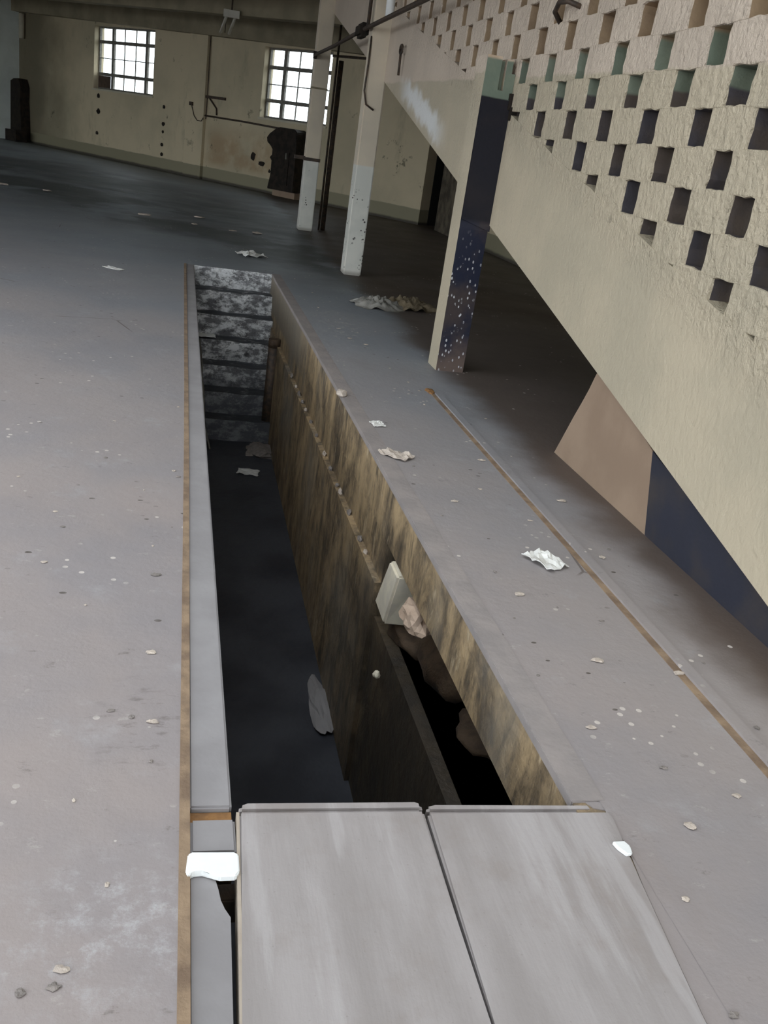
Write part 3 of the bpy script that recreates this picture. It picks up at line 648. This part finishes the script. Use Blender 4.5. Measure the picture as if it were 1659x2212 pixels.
# ------------------------------------------------------------------ litter
def sheet(name, x, y, z, w, h, rot, m, label, cat, group=None, n=8, crump=.25, seed=1):
    """a creased scrap with real thickness"""
    mb = MB(); V = []
    for i in range(n+1):
        for j in range(n+1):
            a = (i/n-.5)*w*(1+.18*noise.noise(Vector((j*.6, seed, 0)))); c_ = (j/n-.5)*h*(1+.18*noise.noise(Vector((i*.6, seed, 5))))
            zz = .006 + crump*min(w, h)*abs(noise.noise(Vector((i*.45, j*.45, seed*2.3))))
            V.append(mb.bm.verts.new((a*math.cos(rot)-c_*math.sin(rot)+x, a*math.sin(rot)+c_*math.cos(rot)+y, zz+z)))
    for i in range(n):
        for j in range(n):
            k = i*(n+1)+j; mb.bm.faces.new((V[k], V[k+n+1], V[k+n+2], V[k+1]))
    r = bmesh.ops.extrude_face_region(mb.bm, geom=mb.bm.faces[:])
    bmesh.ops.translate(mb.bm, verts=[v for v in r['geom'] if isinstance(v, bmesh.types.BMVert)], vec=(0, 0, -.004))
    return tag(mb.build(name, m, None, (x, y, z)), label, cat, group)
sheet('paper_scrap', .94, 12.75, .002, .34, .30, .4, M['paper'], 'torn white paper lying on the floor beyond the far end of the pit', 'paper', seed=3)
sheet('paper_scrap', .80, 8.80, zf(8.8), .21, .16, -.2, M['paper'], 'white paper on the pit floor at the foot of the steps', 'paper', seed=5, crump=.15)
sheet('paper_scrap', .345, 10.53, -RISE*3+.03, .19, .17, 0.1, M['white'], 'white card lying on the left of the pit steps', 'paper', seed=6, crump=.1)
sheet('paper_scrap', 1.655, 3.42, .002, .13, .17, .5, M['paper'], 'crumpled pale scrap on the floor between the pit and the groove', 'paper', seed=8, crump=.3)
sheet('paper_scrap', 1.252, 4.75, .002, .12, .18, .8, M['chip'], 'tan crumpled scrap close to the right rim of the pit', 'paper', seed=9, crump=.3)
sheet('paper_scrap', 1.255, 5.33, .002, .08, .09, .2, M['paper'], 'small white scrap close to the right rim above the tan scrap', 'paper', seed=10, crump=.2)
m_ = MB(); m_.prism_z([(1.185, 1.69), (1.22, 1.69), (1.228, 1.672), (1.222, 1.645), (1.205, 1.643), (1.19, 1.668)], .004, .016); tag(m_.bevel(.003).build('porcelain_chip', M['white'], None, (1.205, 1.665, .004)), 'bright white chip on the corner of the right cover slab', 'chip')
sheet('paper_scrap', -.684, 10.3, .002, .10, .22, .9, M['paper'], 'small white scrap alone on the floor left of the far end of the pit', 'paper', seed=12, crump=.15)
# crumpled heap by the nearest column
def heap(name, cx, cy, w, h, hz, m, label, cat, seed, n=26):
    mb = MB(); V = []
    for i in range(n+1):
        for j in range(n+1):
            a = i/n*2-1; c_ = j/n*2-1
            rr = math.hypot(a, c_)*(1+.35*noise.noise(Vector((a*2, c_*2, seed))))
            fall = max(0, 1-rr*rr*.9)
            zz = hz*fall*(.45+.9*abs(noise.noise(Vector((a*3.5, c_*3.5, seed))))+.5*abs(noise.noise(Vector((a*8, c_*8, seed+4)))))+.003
            k = 1/(max(abs(a), abs(c_))/max(math.hypot(a, c_), 1e-6)) if (a or c_) else 1
            V.append(mb.bm.verts.new((cx+a/k*w*(1+.2*noise.noise(Vector((c_*2, seed, 1)))), cy+c_/k*h*(1+.3*noise.noise(Vector((a*2, seed, 7)))), zz)))
    for i in range(n):
        for j in range(n):
            k = i*(n+1)+j; mb.bm.faces.new((V[k], V[k+n+1], V[k+n+2], V[k+1]))
    return tag(mb.build(name, m, None, (cx, cy, 0), smooth=True), label, cat)
heap('plastic_sheet', 2.12, 9.85, .30, .36, .10, M['plastic'], 'crumpled grey plastic sheet on the floor behind the nearest column', 'plastic', 2)
heap('dirty_rag', 2.52, 9.95, .30, .30, .13, M['rag'], 'heaped brown rag beside the plastic sheet behind the nearest column', 'cloth', 5)
# bricks and rubble in the pit alcove
m_ = MB(); m_.hexa([(1.10, 3.92, -.62), (1.25, 3.90, -.62), (1.26, 4.17, -.62), (1.105, 4.17, -.62), (1.115, 3.84, -.31), (1.25, 3.84, -.31), (1.25, 4.03, -.31), (1.115, 4.03, -.31)])
tag(m_.bevel(.012).build('white_brick', M['creambrick'], None, (1.19, 4.0, -.66)), 'upright whitewashed brick under the right rim of the pit', 'brick')
m_ = MB(); m_.lump((1.165, 3.56, -.385), (.075, .13, .075), 3, .5, 3); tag(m_.build('pink_brick', M['pinkbrick'], None, (1.19, 3.56, -.44)), 'broken pinkish brick beside the whitewashed brick in the pit wall', 'brick')
for k, (x, y, z, r1, r2, r3) in enumerate([(1.33, 3.98, -.70, .16, .22, .09), (1.40, 3.56, -.62, .16, .2, .22), (1.46, 3.15, -.74, .14, .2, .06)]):
    m_ = MB(); m_.lump((x, y, z), (r1, r2, r3), k+11, .4, 3); tag(m_.build('rubble_lump', M['dirt'], None, (x, y, z), smooth=True), ['flat brown rubble lump under the whitewashed brick', 'brown rubble lump under the pinkish brick', 'low brown rubble lump nearest the slabs in the pit alcove'][k], 'rubble', 'rubble in the pit alcove')
m_ = MB(); m_.lump((.97, 9.42, zf(9.4)), (.17, .22, .07), 5, .4, 3); tag(m_.build('plaster_lump', M['stone'], None, (.97, 9.42, zf(9.4))), 'grey plaster lump at the foot of the pit steps', 'rubble')
m_ = MB(); m_.lump((1.05, 4.95, zf(4.95)), (.07, .34, .04), 9, .4, 3); tag(m_.build('plaster_spill', M['lip'], None, (1.05, 4.95, zf(4.95))), 'pale spill along the pit floor below the right wall', 'rubble')
m_ = MB(); m_.lump((1.095, 3.86, -.88), (.02, .022, .022), 21, .3, 2); tag(m_.build('tan_pebble', M['creambrick'], None, (1.1, 3.86, -.9)), 'small tan pebble stuck to the dark pit wall below the bricks', 'pebble')
m_ = MB(); m_.lump((1.125, 5.97, .01), (.035, .06, .03), 23, .4, 2); tag(m_.build('concrete_chip', M['chip'], None, (1.125, 5.97, 0)), 'concrete chip sitting on the right rim of the pit halfway along', 'chip')
m_ = MB(); m_.lump((1.835, 6.28, .0), (.03, .07, .02), 24, .4, 2); tag(m_.build('rust_clod', M['rustorange'], None, (1.835, 6.28, 0)), 'rusty clod at the far end of the floor groove', 'clod')
# stones on the step ledge of the pit wall
for k in range(14):
    y = 4.5+k*.31+random.uniform(-.1, .1); s_ = random.uniform(.012, .03)
    m_ = MB(); m_.lump((eR(y)-.012, y, -.535), (.014, s_*1.6, s_), 40+k, .5, 2); tag(m_.build('ledge_stone', M['stone' if k % 3 else 'chip'], None, (eR(y)-.012, y, -.54)), 'small stone lying on the ledge along the right pit wall', 'stone', 'stones on the pit ledge')
# named bits of floor grit and many loose ones
def gritset(name, pts, m, label, cat, group, smin, smax, sub=1):
    for k, (x, y) in enumerate(pts):
        s_ = random.uniform(smin, smax); a = random.uniform(.6, 1.8)
        m_ = MB(); m_.lump((x, y, .0+.3*s_), (s_*a, s_, s_*.28), random.random()*50, .7, 2)
        tag(m_.build(name, m, None, (x, y, 0)), label, cat, group)
gritset('plaster_chip', [(-.041, 3.404), (-.428, 3.219), (.028, 4.275), (-.652, 4.074), (-.001, 2.227), (.04, 5.365), (-.02, 2.6), (-.25, 2.9), (-.5, 2.3), (-.18, 1.9), (-.36, 1.72), (-.08, 1.62), (-.15, 1.4), (-.7, 3.3), (-.9, 4.8), (-.3, 5.0), (-.1, 4.0), (-.45, 3.7)], M['chip'], 'small pale plaster chip on the floor left of the pit', 'chip', 'plaster chips left of the pit', .004, .011)
gritset('dark_crumb', [(.05, 4.2), (-.02, 3.15), (-.06, 2.25), (-.12, 2.28), (.0, 2.05), (-.4, 3.55), (-.22, 1.35), (-.16, 1.36), (-.6, 2.0), (-.3, 4.4), (-.85, 3.0), (.03, 3.6)], M['stone'], 'dark crumb of concrete on the floor left of the pit', 'crumb', 'dark crumbs left of the pit', .004, .011)
gritset('plaster_chip', [(1.836, 2.527), (1.775, 4.783), (1.749, 6.269), (1.503, 11.3), (1.609, 7.708), (2.08, 5.68), (1.669, 1.87), (1.50, 7.9), (1.46, 8.3), (1.62, 8.2), (1.55, 8.8), (1.40, 9.3), (1.70, 5.9), (1.72, 6.5), (1.66, 6.9), (1.45, 10.2), (1.6, 10.8), (1.35, 11.1), (1.42, 3.1), (1.55, 2.6), (1.35, 2.2), (1.62, 4.3), (1.42, 4.1), (2.0, 4.9), (2.05, 4.2), (1.97, 3.5), (1.76, 3.9), (1.45, 1.75), (1.3, 1.5)], M['chip'], 'small pale plaster chip on the floor between the pit and the ramp', 'chip', 'plaster chips right of the pit', .006, .017)
gritset('dark_crumb', [(1.33, 2.9), (1.38, 3.3), (1.30, 3.9), (1.5, 2.0), (1.28, 2.5), (1.55, 3.0), (1.7, 2.9), (2.0, 3.0), (1.98, 2.6), (1.24, 1.183), (1.95, 2.2), (2.05, 3.6), (1.32, 4.6)], M['stone'], 'dark crumb of concrete on the floor right of the pit', 'crumb', 'dark crumbs right of the pit', .004, .012)
gritset('plaster_chip', [(-3.2, 18.4), (-2.4, 18.3), (-.6, 16.2), (.2, 15.8), (.8, 15.5), (1.2, 15.6), (.3, 17.0)], M['chip'], 'pale flat chip on the dark floor far beyond the pit', 'chip', 'chips on the far floor', .03, .07)

# ------------------------------------------------------------------ camera
R = [[.97074674, -.19391906, .14158446], [.05593144, -.39082125, -.91876571], [.23350039, .89980784, -.36854228]]
cam = bpy.data.cameras.new('camera'); co = bpy.data.objects.new('camera', cam); COL.objects.link(co)
rows = [Vector(R[0]), -Vector(R[1]), -Vector(R[2])]
m3 = Matrix((rows[0], rows[1], rows[2])).transposed()
co.matrix_world = Matrix.Translation((0, 0, 1.6)) @ m3.to_4x4()
cam.sensor_fit = 'VERTICAL'; cam.sensor_height = 24; cam.lens = 1963.95/2212*24; cam.clip_start = .02; cam.clip_end = 300
S.camera = co

# ------------------------------------------------------------------ daylight
w = bpy.data.worlds.new('overcast_sky'); S.world = w; w.use_nodes = True
bg = w.node_tree.nodes['Background']; bg.inputs[0].default_value = (.93, .99, 1.05, 1); bg.inputs[1].default_value = 3.0
def area(name, loc, target, sx, sy, power, col):
    L = bpy.data.lights.new(name, 'AREA'); L.shape = 'RECTANGLE'; L.size = sx; L.size_y = sy; L.energy = power; L.color = col
    o = bpy.data.objects.new(name, L); COL.objects.link(o); o.location = loc
    o.rotation_euler = (Vector(target)-Vector(loc)).to_track_quat('-Z', 'Y').to_euler(); return o

vs = S.view_settings; S.display_settings.display_device = 'sRGB'
vs.view_transform = 'Standard'; vs.look = 'None'; vs.gamma = 1; vs.use_curve_mapping = False; vs.exposure = 0.35
cy = S.cycles
cy.max_bounces = 8; cy.diffuse_bounces = 5; cy.glossy_bounces = 3; cy.transparent_max_bounces = 6
cy.use_denoising = True; cy.sample_clamp_indirect = 6
